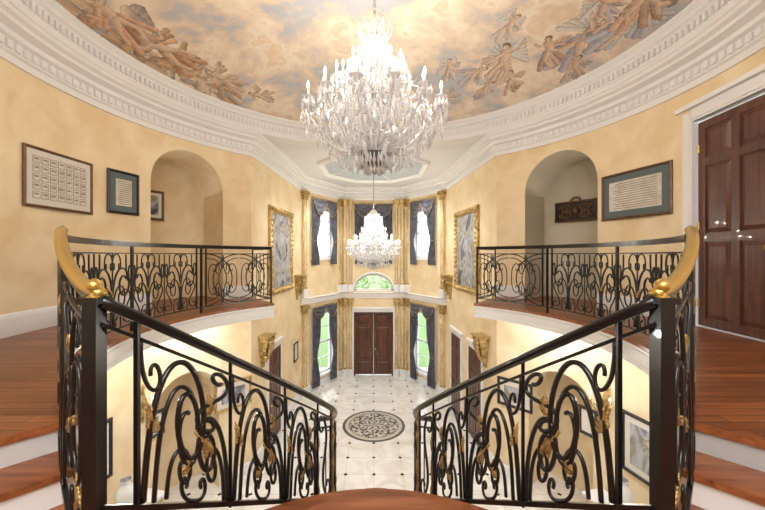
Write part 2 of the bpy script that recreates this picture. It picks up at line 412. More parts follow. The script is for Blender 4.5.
# inner ring entablature
b=MB()
circ=[pol(a,3.92) for a in np.linspace(360,0,181)[:-1]]
b.sweep(circ,[(-.3,7.43),(.0,7.43),(.03,7.45),(.03,7.50),(.0,7.53),(.0,7.70),(.04,7.73),(.04,7.77),(.09,7.82),(.09,7.86),(-.05,7.88)],M_white,closed=True)
for i in range(300):
    a=i*1.2; T=wallT(a,7.615,3.92)
    b.box(-.022,.022,0,.035,-.05,.05,M_white,T)
b.obj('trim_dome_ring')
# wall cornice
b=MB()
corn=[(0,6.98),(.03,6.98),(.03,7.06),(.06,7.08),(.06,7.20),(.11,7.23),(.11,7.29),(.20,7.33),(.20,7.37),(.25,7.40),(.27,7.455),(0,7.455)]
b.sweep(path,corn,M_white)
for i in range(int(S[-1]/.11)):
    s=i*.11+.05; p,d=atS(s); T=frame_at((*p,7.14),(d[1],-d[0])); b.box(-.03,.03,.055,.09,-.035,.05,M_white,T)
b.obj('trim_cornice')
b=MB()
octo=[(1.75*math.cos(math.radians(a+22.5))*1.0,10.4+1.85*math.sin(math.radians(a+22.5))) for a in range(360,0,-45)]
b.sweep(octo,[(0,ZC+.001),(0,ZC-.07),(.05,ZC-.1),(.12,ZC-.06),(.18,ZC-.05),(.18,ZC+.001)],M_white,closed=True)
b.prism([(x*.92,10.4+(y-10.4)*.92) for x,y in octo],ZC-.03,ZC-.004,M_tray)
for k in range(8):
    x,y=octo[k]; b.tube([(x*.9,10.4+(y-10.4)*.9,ZC-.035),(x*.12,10.4+(y-10.4)*.12,ZC-.035)],.02,M_white,4)
b.obj('trim_ceiling_tray')

# ---------------------------------------------------------------- baseboards & band
def subpath(s0,s1):
    return [atS(s0+1e-5)[0]]+[path[i] for i in range(len(path)) if s0+.01<S[i]<s1-.01]+[atS(s1-1e-5)[0]]
bbp=[(0,.0),(.025,.0),(.025,.2),(.015,.24),(0,.26)]
def baseboards(z,name,level):
    b=MB(); cuts=sorted([(o[0]-o[1],o[0]+o[1]) for o in ops if abs(o[2]-level)<.01])
    s=.02; rngs=[]
    for c in cuts: rngs.append((s,c[0])); s=c[1]
    rngs.append((s,S[-1]-.02))
    sl,sr=sOf((-2.66,7.5)),sOf((2.66,7.5))
    for a,c in rngs:
        if level>1:
            for (u,v) in ((a,min(c,sl)),(max(a,sr),c)):
                if v-u>.1: b.sweep(subpath(u,v),[(o,zz+z) for o,zz in bbp],M_white)
        elif c-a>.05: b.sweep(subpath(a,c),[(o,zz+z) for o,zz in bbp],M_white)
    b.obj(name)
baseboards(0,'baseboard_lower',0.0); baseboards(ZB,'baseboard_upper',ZB)
b=MB(); b.sweep(subpath(sOf(bayL[0]),sOf((2.47,11.5))),[(0,3.10),(.03,3.10),(.03,3.16),(.05,3.18),(.05,3.25),(.09,3.29),(.09,3.32),(0,3.33)],M_white)
b.obj('trim_band_course')

# ---------------------------------------------------------------- pilasters
def pilaster(name,p,n,w=.15):
    b=MB(); T=frame_at((*p,0),n)
    for z0,z1 in((0,3.09),(3.34,6.98)):
        b.box(-w*.75,w*.75,0,.13,z0,z0+.30,M_white,T); b.box(-w*.62,w*.62,0,.115,z0+.30,z0+.36,M_gold,T)
        b.box(-w/2,w/2,0,.09,z0+.36,z1-.3,M_pil,T)
        for k in(-1,1): b.tube([T@Vector((k*w*.34,.09,z0+.42)),T@Vector((k*w*.34,.09,z1-.36))],.010,M_gold,6)
        zc=z1-.3
        for j,(q,h0,h1) in enumerate(((.55,0,.03),(.6,.03,.1),(.72,.1,.18),(.82,.18,.24),(.95,.24,.3))):
            b.box(-w*q,w*q,0,.08+.08*q*(1+j*.05),zc+h0,zc+h1,M_gold,T)
        for k in(-1,1):
            pts=[T@Vector((k*(w*.75+.03*math.cos(t)*(1-t/12)),.17,zc+.2+.03*math.sin(t)*(1-t/12))) for t in np.linspace(0,9,20)]
            b.tube(pts,.012,M_gold,5)
    b.obj(name)
for sg in (1,-1):
    nrm=Vector((2.0*sg,-1.22)); 
    pilaster('pilaster',(-2.40*sg,11.62),nrm); pilaster('pilaster',(-1.33*sg,13.37),nrm)
    pilaster('pilaster',(-1.13*sg,13.5),(0,-1)); pilaster('pilaster',(-.90*sg,13.5),(0,-1),.12)
    
# ---------------------------------------------------------------- windows
wn=0
def window(p,n,hw,zb,zt,rise=0,cols=2,rows=3):
    global wn; wn+=1
    T=frame_at((*p,0),n); b=MB(); y=-.16
    b.box(-hw,-hw+.05,y,y+.08,zb,zt,M_white,T); b.box(hw-.05,hw,y,y+.08,zb,zt,M_white,T)
    b.box(-hw,hw,y,y+.08,zb,zb+.07,M_white,T)
    if rise==0:
        b.box(-hw,hw,y,y+.08,zt-.07,zt,M_white,T)
        for i in range(1,cols): x=-hw+2*hw*i/cols; b.box(x-.012,x+.012,y+.02,y+.06,zb,zt,M_white,T)
        for i in range(1,rows): z=zb+(zt-zb)*i/rows; t=.03 if i==rows//2 and rows>3 else .012; b.box(-hw,hw,y+.02,y+.06,z-t,z+t,M_white,T)
        for x0,x1 in((-hw-.08,-hw),(hw,hw+.08)): b.box(x0,x1,0,.03,zb-.08,zt+.08,M_white,T)
        b.box(-hw,hw,0,.03,zt,zt+.08,M_white,T); b.box(-hw-.1,hw+.1,0,.06,zb-.08,zb,M_white,T)
    else:
        arc=[T@Vector((hw*.96*math.cos(t),y+.04,zt+rise*.94*math.sin(t))) for t in np.linspace(0,pi,25)]
        b.tube(arc,.035,M_white,6)
        arc=[T@Vector((hw*.45*math.cos(t),y+.04,zb+.05+rise*.45*math.sin(t))) for t in np.linspace(0,pi,17)]
        b.tube(arc,.014,M_white,5)
        for t in np.linspace(0,pi,7)[1:-1]:
            b.tube([T@Vector((hw*.45*math.cos(t),y+.04,zb+.05+rise*.45*math.sin(t))),T@Vector((hw*.95*math.cos(t),y+.04,zt+rise*.93*math.sin(t)))],.012,M_white,5)
        arc=[T@Vector((hw*1.05*math.cos(t),.02,zt+(rise+.04)*math.sin(t))) for t in np.linspace(0,pi,25)]
        b.tube(arc,.045,M_white,6)
    b.obj('window_%d'%wn)
def curtain(name,p,n,hw,zb,zt,W=.30,val=.30):
    T=frame_at((*p,0),n); b=MB()
    for sg in(-1,1):
        vs=[];fs=[];NU,NV=30,26
        for j in range(NV):
            v=j/(NV-1); z=zt+(zb-zt)*v
            tie=math.exp(-((v-.62)/.16)**2)
            xo=hw+.12; w=W+.10*(1-v)-(W*.5)*tie+ .03*v
            for i in range(NU):
                u=i/(NU-1)
                x=xo-w*u; y=.10+.045*math.sin(u*pi*9+ .6*math.sin(v*5))*(1-.4*tie)+.02*tie
                vs.append((sg*x,y,z))
        for j in range(NV-1):
            for i in range(NU-1): fs.append((j*NU+i,j*NU+i+1,(j+1)*NU+i+1,(j+1)*NU+i))
        b.add(vs,fs,M_curt,True,T)
        zt_=zt+(zb-zt)*.62
        b.tube([T@Vector((sg*(hw+.14),.07,zt_)),T@Vector((sg*(hw+.05),.17,zt_-.02)),T@Vector((sg*(hw-.04),.08,zt_))],.014,M_gold,6)
    for k in range(2):
        x0=-hw-.12+k*(hw+.12); x1=x0+hw+.12; vs=[];fs=[];NU,NV=20,14
        for j in range(NV):
            v=j/(NV-1)
            for i in range(NU):
                u=i/(NU-1); sag=4*u*(1-u)
                vs.append((x0+(x1-x0)*u,.14+.03*math.sin(v*pi*6)*sag+.03*sag,zt+.06-.08*v-val*v*sag))
        for j in range(NV-1):
            for i in range(NU-1): fs.append((j*NU+i,j*NU+i+1,(j+1)*NU+i+1,(j+1)*NU+i))
        b.add(vs,fs,M_curt,True,T)
        b.tube([T@Vector((x0+(x1-x0)*u,.18,zt-.02-val*4*u*(1-u))) for u in np.linspace(0,1,14)],.012,M_gold,5)
    b.tube([T@Vector((-hw-.16,.12,zt+.08)),T@Vector((hw+.16,.12,zt+.08))],.022,M_gold,8)
    b.obj(name)
for sg in(1,-1):
    p=(FL[0]*sg,FL[1]); n=(2.0*sg,-1.22)
    window(p,n,.56,4.70,6.5,0,2,4); window(p,n,.56,.45,2.70,0,2,4)
    curtain('window_curtain',p,n,.56,4.45,6.72,val=.5); curtain('window_curtain',p,n,.56,.12,2.90,W=.33,val=.36)
window((0,13.5),(0,-1),.66,4.70,6.5,0,3,4); window((0,13.5),(0,-1),.76,3.38,3.43,.62)
curtain('window_curtain',(0,13.5),(0,-1),.62,4.45,6.72,val=.4)

# ---------------------------------------------------------------- doors
def panel_door(b,T,x0,x1,z0,z1,cols,rows,m,y=0,th=.05):
    b.box(x0,x1,y-th,y,z0,z1,m,T)
    w=x1-x0;h=z1-z0; st=.1 if w>.6 else .07
    b.box(x0,x0+st,y,y+.014,z0,z1,m,T); b.box(x1-st,x1,y,y+.014,z0,z1,m,T)
    tot=sum(rows); gaps=len(rows)+1; gh=st; avail=h-gh*gaps; z=z0
    b.box(x0+st,x1-st,y,y+.014,z,z+gh,m,T); z+=gh
    cw=(w-st*(cols+1))/cols
    for r in rows:
        ph=avail*r/tot
        for c in range(cols):
            xa=x0+st+c*(cw+st)
            b.frus(xa+.015,xa+cw-.015,z+.015,z+ph-.015,y,y+.02,.05,m,T)
            if c: b.box(xa-st,xa,y,y+.014,z,z+ph,m,T)
        z+=ph; b.box(x0+st,x1-st,y,y+.014,z,z+gh,m,T); z+=gh
T=frame_at((0,13.5,0),(0,-1)); b=MB()
panel_door(b,T,-.72,-.004,.03,2.48,1,[.25,.75,.2],M_mahog,-.12); panel_door(b,T,.004,.72,.03,2.48,1,[.25,.75,.2],M_mahog,-.12)
for x0,x1 in((-.78,-.72),(.72,.78)): b.box(x0,x1,-.2,.02,0,2.54,M_mahog,T)
b.box(-.78,.78,-.2,.02,2.48,2.54,M_mahog,T)
for sx in(-.07,.07): b.lathe([(0,-.02),(.03,0),(.035,.02),(0,.045)],(0,0,0),M_brass,12,T@Matrix.Translation((sx,-.09,1.05))@Matrix.Rotation(-pi/2,4,'X'))
b.obj('door_1')
b=MB(); b.box(-.84,-.78,0,.04,0,2.60,M_white,T); b.box(.78,.84,0,.04,0,2.60,M_white,T); b.box(-.86,.86,0,.05,2.54,2.66,M_white,T); b.box(-.9,.9,0,.09,2.66,2.72,M_white,T); b.obj('trim_front_door')
T=wallT(DA,ZB); b=MB()
panel_door(b,T,-.5,.5,.01,2.64,2,[.9,.8,.35],M_mahog,-.05)
for z in(.3,1.3,2.3): b.lathe([(.012,-.05),(.012,.05)],(0,0,0),M_brass,8,T@Matrix.Translation((.49,-.03,z)))
b.lathe([(0,0),(.035,.0),(.035,.01),(.012,.02),(.012,.05),(.03,.06),(.03,.085),(0,.095)],(0,0,0),M_brass,14,T@Matrix.Translation((-.42,-.035,1.0))@Matrix.Rotation(-pi/2,4,'X'))
b.obj('door_2')
b=MB()
for x0,x1 in((-.68,-.51),(.51,.68)):
    b.box(x0,x1,-.02,.035,0,2.84,M_white,T); b.box(x0+.03,x1-.03,.035,.05,.2,2.8,M_white,T)
b.box(-.51,.51,-.02,.035,2.67,2.84,M_white,T); b.box(-.51,.51,.03,.05,2.70,2.8,M_white,T); b.box(-.72,.72,-.02,.09,2.84,2.90,M_white,T); b.obj('trim_upper_door')
def bayside(y,sg,z,off=0.0):
    t=(y-7.5)/4.0; x=-2.708+t*.238
    return frame_at((x*sg+off*sg,y,z),(4.0*sg,-.238))
for i,(yy,sg) in enumerate(((8.75,-1),(10.35,-1),(8.9,1))):
    T=bayside(yy,sg,0,.0); b=MB()
    panel_door(b,T,-.45,.45,.01,2.35,2,[.9,.8,.35],M_mahog,.03,.03)
    b.box(-.55,-.45,0,.05,0,2.47,M_white,T); b.box(.45,.55,0,.05,0,2.47,M_white,T); b.box(-.45,.45,0,.05,2.36,2.47,M_white,T); b.box(-.6,.6,0,.08,2.47,2.54,M_white,T)
    b.lathe([(0,0),(.03,0),(.012,.02),(.03,.05),(0,.07)],(0,0,0),M_brass,12,T@Matrix.Translation((.36,.04,1.0))@Matrix.Rotation(-pi/2,4,'X'))
    b.obj('door_%d'%(3+i))

# ---------------------------------------------------------------- pictures
def picture(name,T,w,h,fw,mf,mboard,bw,mart,detail=None,depth=.035):
    b=MB(); 
    rect=lambda a,c,y:[(-a,y,-c),(a,y,-c),(a,y,c),(-a,y,c)]
    prof=[(0,.004),(0,depth*.7),(fw*.35,depth),(fw*.65,depth*.75),(fw*.8,depth*.85),(fw,depth*.4)]
    vs=[]
    for i,y in prof: vs+=rect(w/2-i,h/2-i,y)
    fs=[]
    for k in range(len(prof)-1):
        for q in range(4): r=(q+1)%4; fs.append((k*4+q,k*4+r,(k+1)*4+r,(k+1)*4+q))
    b.add(vs,fs,mf,False,T)
    b.add(rect(w/2-fw,h/2-fw,depth*.4),[(0,1,2,3)],mboard,False,T)
    a,c=w/2-fw-bw,h/2-fw-bw
    b.add(rect(a,c,depth*.4+.003),[(0,1,2,3)],mart,False,T)
    y=depth*.4+.006
    if detail=='grid':
        for i in range(7):
            for j in range(5):
                x=-a+.02+(2*a-.04)*(i+.5)/7; z=-c+.02+(2*c-.04)*(j+.5)/5; u,v=(a-.02)/7*.84,(c-.02)/5*.84
                b.box(x-u,x+u,y-.002,y,z-v,z+v,M_ink,T); b.box(x-u*.86,x+u*.86,y,y+.001,z-v*.84,z+v*.84,M_paper,T)
                b.box(x-u*.6,x+u*.6,y+.001,y+.002,z+v*.0,z+v*.45,M_ink,T)
    if detail=='lines':
        for j in range(12):
            z=-c+2*c*(j+1)/13; b.box(-a*.85,a*.85*(.7+.3*random.random()),y-.001,y,z-.006,z+.004,M_ink,T)
    if detail=='leafy':
        for k in range(60):
            t=k/60*2*(w+h); 
            if t<w: x,z=-w/2+t,h/2-fw*.4
            elif t<w+h: x,z=w/2-fw*.4,h/2-(t-w)
            elif t<2*w+h: x,z=w/2-(t-w-h),-h/2+fw*.4
            else: x,z=-w/2+fw*.4,-h/2+(t-2*w-h)
            b.lathe([(0,-fw*.4),(fw*.22,-fw*.2),(fw*.28,0),(fw*.2,fw*.25),(0,fw*.4)],(0,0,0),mf,6,T@Matrix.Translation((x,depth*.8,z)))
    return b.obj(name)
picture('framed_currency_display',wallT(178,5.755,off=.03),.95,.74,.035,M_brownfr,M_paper2,.045,M_paper2,'grid')
picture('framed_certificate',wallT(164.7,5.79,off=.015),.52,.68,.04,M_blackfr,M_green,.09,M_paper,'lines')
picture('framed_document',wallT(13.1,5.75,off=.035),1.11,.75,.04,M_brownfr,M_green,.10,M_paper,'lines')
picture('small_framed_print',wallT(150.6,5.8,R=RW+.95,off=.02),.42,.6,.05,M_brownfr,M_paper2,.06,M_art)
for sg in(1,-1):
    T=bayside(9.45,sg,4.92,.0); picture('gilt_framed_oil_painting',T,1.85,2.3,.17,M_gold,M_art,.0,M_art,'leafy',.09)
picture('framed_print',bayside(10.9,1,1.7),.45,.6,.05,M_blackfr,M_paper2,.08,M_paper)
for a,w,h in((136,.8,.6),(11,.75,.95),(44,.75,.6),(172,.7,.9),(-4,.6,.75),(24,.35,.5),(157,.3,.45)):
    picture('framed_print',wallT(a,1.85,off=.02),w,h,.06,M_gold if w>.78 else M_blackfr,M_paper2,.09,M_paper if w<.5 else M_art)
T=wallT(33.5,5.72,R=RW+.95,off=.012); b=MB()
b.box(-.42,.42,0.01,.03,-.2,.2,M_blackfr,T)
for sgx in(-1,1):
    for sz in(-1,1):
        pts=[T@Vector((sgx*(.2+.13*(1-t/14)*math.cos(t)),.045,sz*(.06+.1*(1-t/14)*math.sin(t)))) for t in np.linspace(0,11,40)]
        b.tube(pts,.018,M_brownfr,6)
b.tube([T@Vector(v) for v in((-.42,.04,.2),(.42,.04,.2),(.42,.04,-.2),(-.42,.04,-.2),(-.42,.04,.2))],.022,M_brownfr,6)
b.lathe([(0,-.1),(.07,-.03),(.07,.03),(0,.1)],(0,0,0),M_brownfr,8,T@Matrix.Translation((0,.05,0)))
b.tube([T@Vector((.1*math.cos(t),.03,.2+.09*math.sin(t))) for t in np.linspace(0,pi,12)],.02,M_brownfr,6)
b.obj('carved_wood_plaque')

# ---------------------------------------------------------------- balconies, landing, side steps
E=Vector((-.736,.677)); NO=Vector((-.677,-.736))
def sn(s,n): v=E*s+NO*n; return (v.x,v.y)
for mir,nm in((1,'left'),(-1,'right')):
    b=MB(mir)
    arcin=[pol(a,2.86) for a in np.linspace(131.5,228.5,50)]
    wl=[pol(a,RW-.005) for a in np.linspace(204,131,40)]
    poly=arcin+[sn(2.555,-.31),sn(2.555,3.1)]+wl
    b.prism(poly,ZB-.045,ZB,M_floorw,M_tread)
    poly2=[pol(a,2.89) for a in np.linspace(131.5,228.5,50)]+[sn(2.53+.05,-.28),sn(2.58,3.1)]+wl
    b.prism(poly2,ZB-.26,ZB-.045,M_white)
    fas=[pol(a,2.89) for a in np.linspace(229,131.5,50)]
    b.sweep(fas,[(0,ZB-.26),(.03,ZB-.26),(.03,ZB-.23),(.01,ZB-.21),(.01,ZB-.10),(.035,ZB-.07),(.035,ZB-.045),(0,ZB-.045)],M_white)
    b.obj('floor_balcony_'+nm)
    b=MB(mir)
    for zt,s0,s1 in((ZB-.167,2.30,2.60),(ZB-.333,2.05,2.60)):
        b.prism([sn(s0,-.31),sn(s1,-.31),sn(s1,3.1),sn(s0,3.1)],zt-.035,zt,M_tread)
        b.prism([sn(s0+.025,-.29),sn(s1,-.29),sn(s1,3.1),sn(s0+.025,3.1)],ZL-.15,zt-.035,M_white)
    b.prism([sn(2.50+.08,-.285),sn(2.62,-.285),sn(2.62,3.1),sn(2.58,3.1)],ZL,ZB-.045,M_white)
    b.obj('side_steps_'+nm)
yk=lambda k:2.07+.257*k
def railx(y):
    pts=[(1.3,1.06),(1.75,.85),(2.3,.62),(2.8,.44),(3.15,.37),(3.6,.48),(4.4,.75),(5.5,1.05),(8,1.3)]
    for (a,u),(c,v) in zip(pts,pts[1:]):
        if y<=c: return u+(v-u)*(max(y,a)-a)/(c-a)
    return pts[-1][1]
def front(yc,ex=0):
    out=[]
    for i in range(25):
        t=-1+2*i/24; w=railx(yc-.25)+.05
        x=w*t; out.append((x,yc-.30*w*abs(t)**2+ex))
    return out
b=MB()
Fr=[(1.06*t,2.075-.775*((abs(t)**2+.02)**.66-.02**.66)/((1.02)**.66-.02**.66)) for t in np.linspace(1,-1,41)]
land=Fr+[sn(2.07,-.29),sn(2.07,3.1),(-3.9,-1),(-3.9,-2.5),(3.9,-2.5),(3.9,-1)]+[(-x,y) for x,y in (sn(2.07,3.1),sn(2.07,-.29))]
b.prism(land,ZL-.04,ZL,M_tread); 
b.prism([(x*.98,y-.03) for x,y in land],ZL-.3,ZL-.04,M_white); b.obj('floor_landing')
b=MB()
for k in range(1,19):
    z=ZL-.1779*k; f=front(yk(k)); yb=yk(k)-.257*2.2
    w=f[-1][0]
    poly=[(x,y) for x,y in f]+[(w,yb-.3*w),(-w,yb-.3*w)]
    b.prism(poly,z-.035,z,M_tread)
    b.prism([(x*.98,y-.03) for x,y in poly],0,z-.035,M_white)
b.obj('central_staircase')
b=MB()
for mir in(1,-1):
    b.mir=mir
    b.box(-4.05,-1.3,1.35,1.45,0,ZL-.3,M_white); b.box(-1.35,-.9,1.25,1.35,0,ZL-.3,M_white)
b.mir=1; b.obj('wall_under_landing')

# ---------------------------------------------------------------- ironwork
def curve(kind,p,turn,k0,n):
    K=2*pi*turn*(p+1)
    if kind=='Q':
        t=np.linspace(0,1,n*6); dt=t[1]; kap=K*t**p+k0
    else:
        t=np.linspace(-1,1,n*6); dt=t[1]-t[0]
        kap=(k0+K*np.abs(t)**p) if kind=='C' else (K*np.sign(t)*np.abs(t)**p)
    th=np.cumsum(kap)*dt
    if kind!='Q': th-=th[len(th)//2]
    z=np.cumsum(np.exp(1j*th))*dt
    return z[::6]
def fit(kind,x0,y0,x1,y1,rot=90,flipx=False,p=1.2,turn=1.2,k0=0.,n=40):
    """scroll fitted into the box x0..x1,y0..y1"""
    z=curve(kind,p,turn,k0,n)*np.exp(1j*math.radians(rot))
    x,y=z.real.copy(),z.imag.copy()
    if flipx: x=-x
    x=(x-x.min())/(x.max()-x.min()); y=(y-y.min())/(y.max()-y.min())
    return list(zip((x0+x*(x1-x0)).tolist(),(y0+y*(y1-y0)).tolist()))
class Pan:
    def __init__(s,b,pts,r):
        s.p=[Vector(q) for q in pts]; s.u=[0]
        for a,c in zip(s.p,s.p[1:]): s.u.append(s.u[-1]+(c-a).to_2d().length)
        s.L=s.u[-1]; s.b=b; s.r=r
    def P(s,u,v):
        u=max(0,min(s.L,u))
        i=1
        while i<len(s.u)-1 and u>s.u[i]: i+=1
        t=(u-s.u[i-1])/max(1e-9,s.u[i]-s.u[i-1]); q=s.p[i-1].lerp(s.p[i],t)
        return Vector((q.x,q.y,q.z+v))
    def line(s,pts,r=None,m=None,seg=6): s.b.tube([s.P(*q) for q in pts],r or s.r,m or M_iron,seg)
    def bar(s,v,r,m=None,u0=0,u1=None,seg=4):
        u1=s.L if u1 is None else u1; n=max(2,int((u1-u0)/.06)+1)
        s.b.tube([s.P(u,v) for u in np.linspace(u0,u1,n)],r,m or M_iron,seg)
    def post(s,u,v0,v1,r): s.b.tube([s.P(u,v0),s.P(u,v1)],r,M_iron,4)
    def ring(s,u,v,R,r=None): s.line([(u+R*math.cos(t),v+R*math.sin(t)) for t in np.linspace(0,2*pi,21)],r)
    def leaf(s,u,v,d,L,sg=1):
        def mid_(t): 
            return (u+L*t*math.cos(d+sg*.5*t),v+L*t*math.sin(d+sg*.5*t),d+sg*1.1*t*t)
        pts=[mid_(t) for t in np.linspace(0,1,8)]
        s.b.tube([s.P(x,y) for x,y,_ in pts],[.005,.010,.014,.014,.011,.009,.006,.002],M_leaf,6)
        for i in(1,2,3,4,5):
            x,y,dd=pts[i]; l=L*(.38-.04*i)
            for sd in(1,-1):
                e=dd+sd*.9; q=[(x,y),(x+l*.55*math.cos(e),y+l*.55*math.sin(e)),(x+l*math.cos(e-sd*.35),y+l*math.sin(e-sd*.35))]
                s.b.tube([s.P(*w) for w in q],[.006,.010,.003],M_leaf,5)
def stair_module(P,a,w,h0,h1,r,leaf=True,flipx=False,light=False):
    H=h1-h0
    def box(kind,x0,y0,x1,y1,rot,fx,rr,**k):
        if flipx: x0,x1=1-x1,1-x0; fx=not fx
        P.line(fit(kind,a+x0*w,h0+y0*H,a+x1*w,h0+y1*H,rot,fx,**k),rr)
    box('Q',.02,.00,.66,.97,100,True,r*1.2,p=1.0,turn=1.55,n=54)
    box('Q',.12,.00,.60,.80,100,True,r,p=1.0,turn=1.3,n=46)
    box('Q',.60,.00,.99,.62,95,False,r*1.1,p=1.0,turn=1.4,n=46)
    if not light: box('Q',.70,.00,.93,.40,95,False,r*.9,p=1.0,turn=1.2,n=36)
    box('S',.58,.52,.99,.98,40,False,r*1.05,p=1.3,turn=1.1,n=52)
    if not light: box('Q',.24,.02,.50,.36,100,True,r*.9,p=1.0,turn=1.2,n=34)
    box('Q',.00,.72,.18,1.0,270,False,r*.85,p=1.0,turn=1.1,n=30)
    box('C',.40,.00,.68,.16,0,False,r*.85,p=1.5,turn=.95,k0=.3)
    if leaf:
        g=lambda x:(a+(1-x if flipx else x)*w)
        D=lambda d:(pi-d if flipx else d); sg=-1 if flipx else 1
        P.leaf(g(.55),h0+.50*H,D(-.6),.17,-sg); P.leaf(g(.08),h0+.42*H,D(1.2),.15,sg)
        P.leaf(g(.80),h0+.34*H,D(2.0),.13,sg); P.leaf(g(.36),h0+.20*H,D(.4),.12,sg)
        P.leaf(g(.72),h0+.80*H,D(-1.2),.12,-sg)
def balc_module(P,a,w,h0,h1,r,arcs=False):
    H=h1-h0
    def box(kind,x0,y0,x1,y1,rot,fx,rr,fl,**k):
        if fl<0: x0,x1=1-x1,1-x0; fx=not fx
        P.line(fit(kind,a+x0*w,h0+y0*H,a+x1*w,h0+y1*H,rot,fx,**k),rr)
    for fl in(1,-1):
        X=lambda x: x if fl==1 else 1-x
        if arcs:
            P.line([(a+w*(X(.0)+ (1 if fl==1 else -1)*.80*math.sin(t)),h0+H*(.5-.5*math.cos(t))) for t in np.linspace(0,pi,26)],r)
            P.line([(a+w*(X(.0)+ (1 if fl==1 else -1)*.62*math.sin(t)),h0+H*(.5-.42*math.cos(t))) for t in np.linspace(0,pi,26)],r*.85)
            box('C',.05,.2,.30,.80,90,True,r*.85,fl,p=1.3,turn=1.0,k0=.2)
            box('Q',.28,.02,.48,.42,95,False,r*.85,fl,p=1.0,turn=1.2)
            box('Q',.28,.60,.48,.98,265,True,r*.85,fl,p=1.0,turn=1.2)
        else:
            box('Q',.06,.02,.49,.80,70,False,r*1.1,fl,p=1.0,turn=1.5,n=50)
            box('Q',.17,.02,.47,.56,80,False,r*.9,fl,p=1.0,turn=1.25,n=40)
            box('S',.01,.04,.24,.50,60,True,r*.9,fl,p=1.3,turn=1.0,n=44)
            box('C',.28,.78,.50,.99,180,False,r*.85,fl,p=1.5,turn=.95,k0=.3)
            box('Q',.00,.60,.14,.99,270,True,r*.9,fl,p=1.0,turn=1.2,n=34)
            box('Q',.28,.00,.48,.22,80,True,r*.8,fl,p=1.0,turn=1.1,n=26)
    if not arcs:
        P.line([(a+w*.5,h0),(a+w*.5,h1)],r*.8); P.leaf(a+w*.5,h0+H*.40,pi/2,.11)

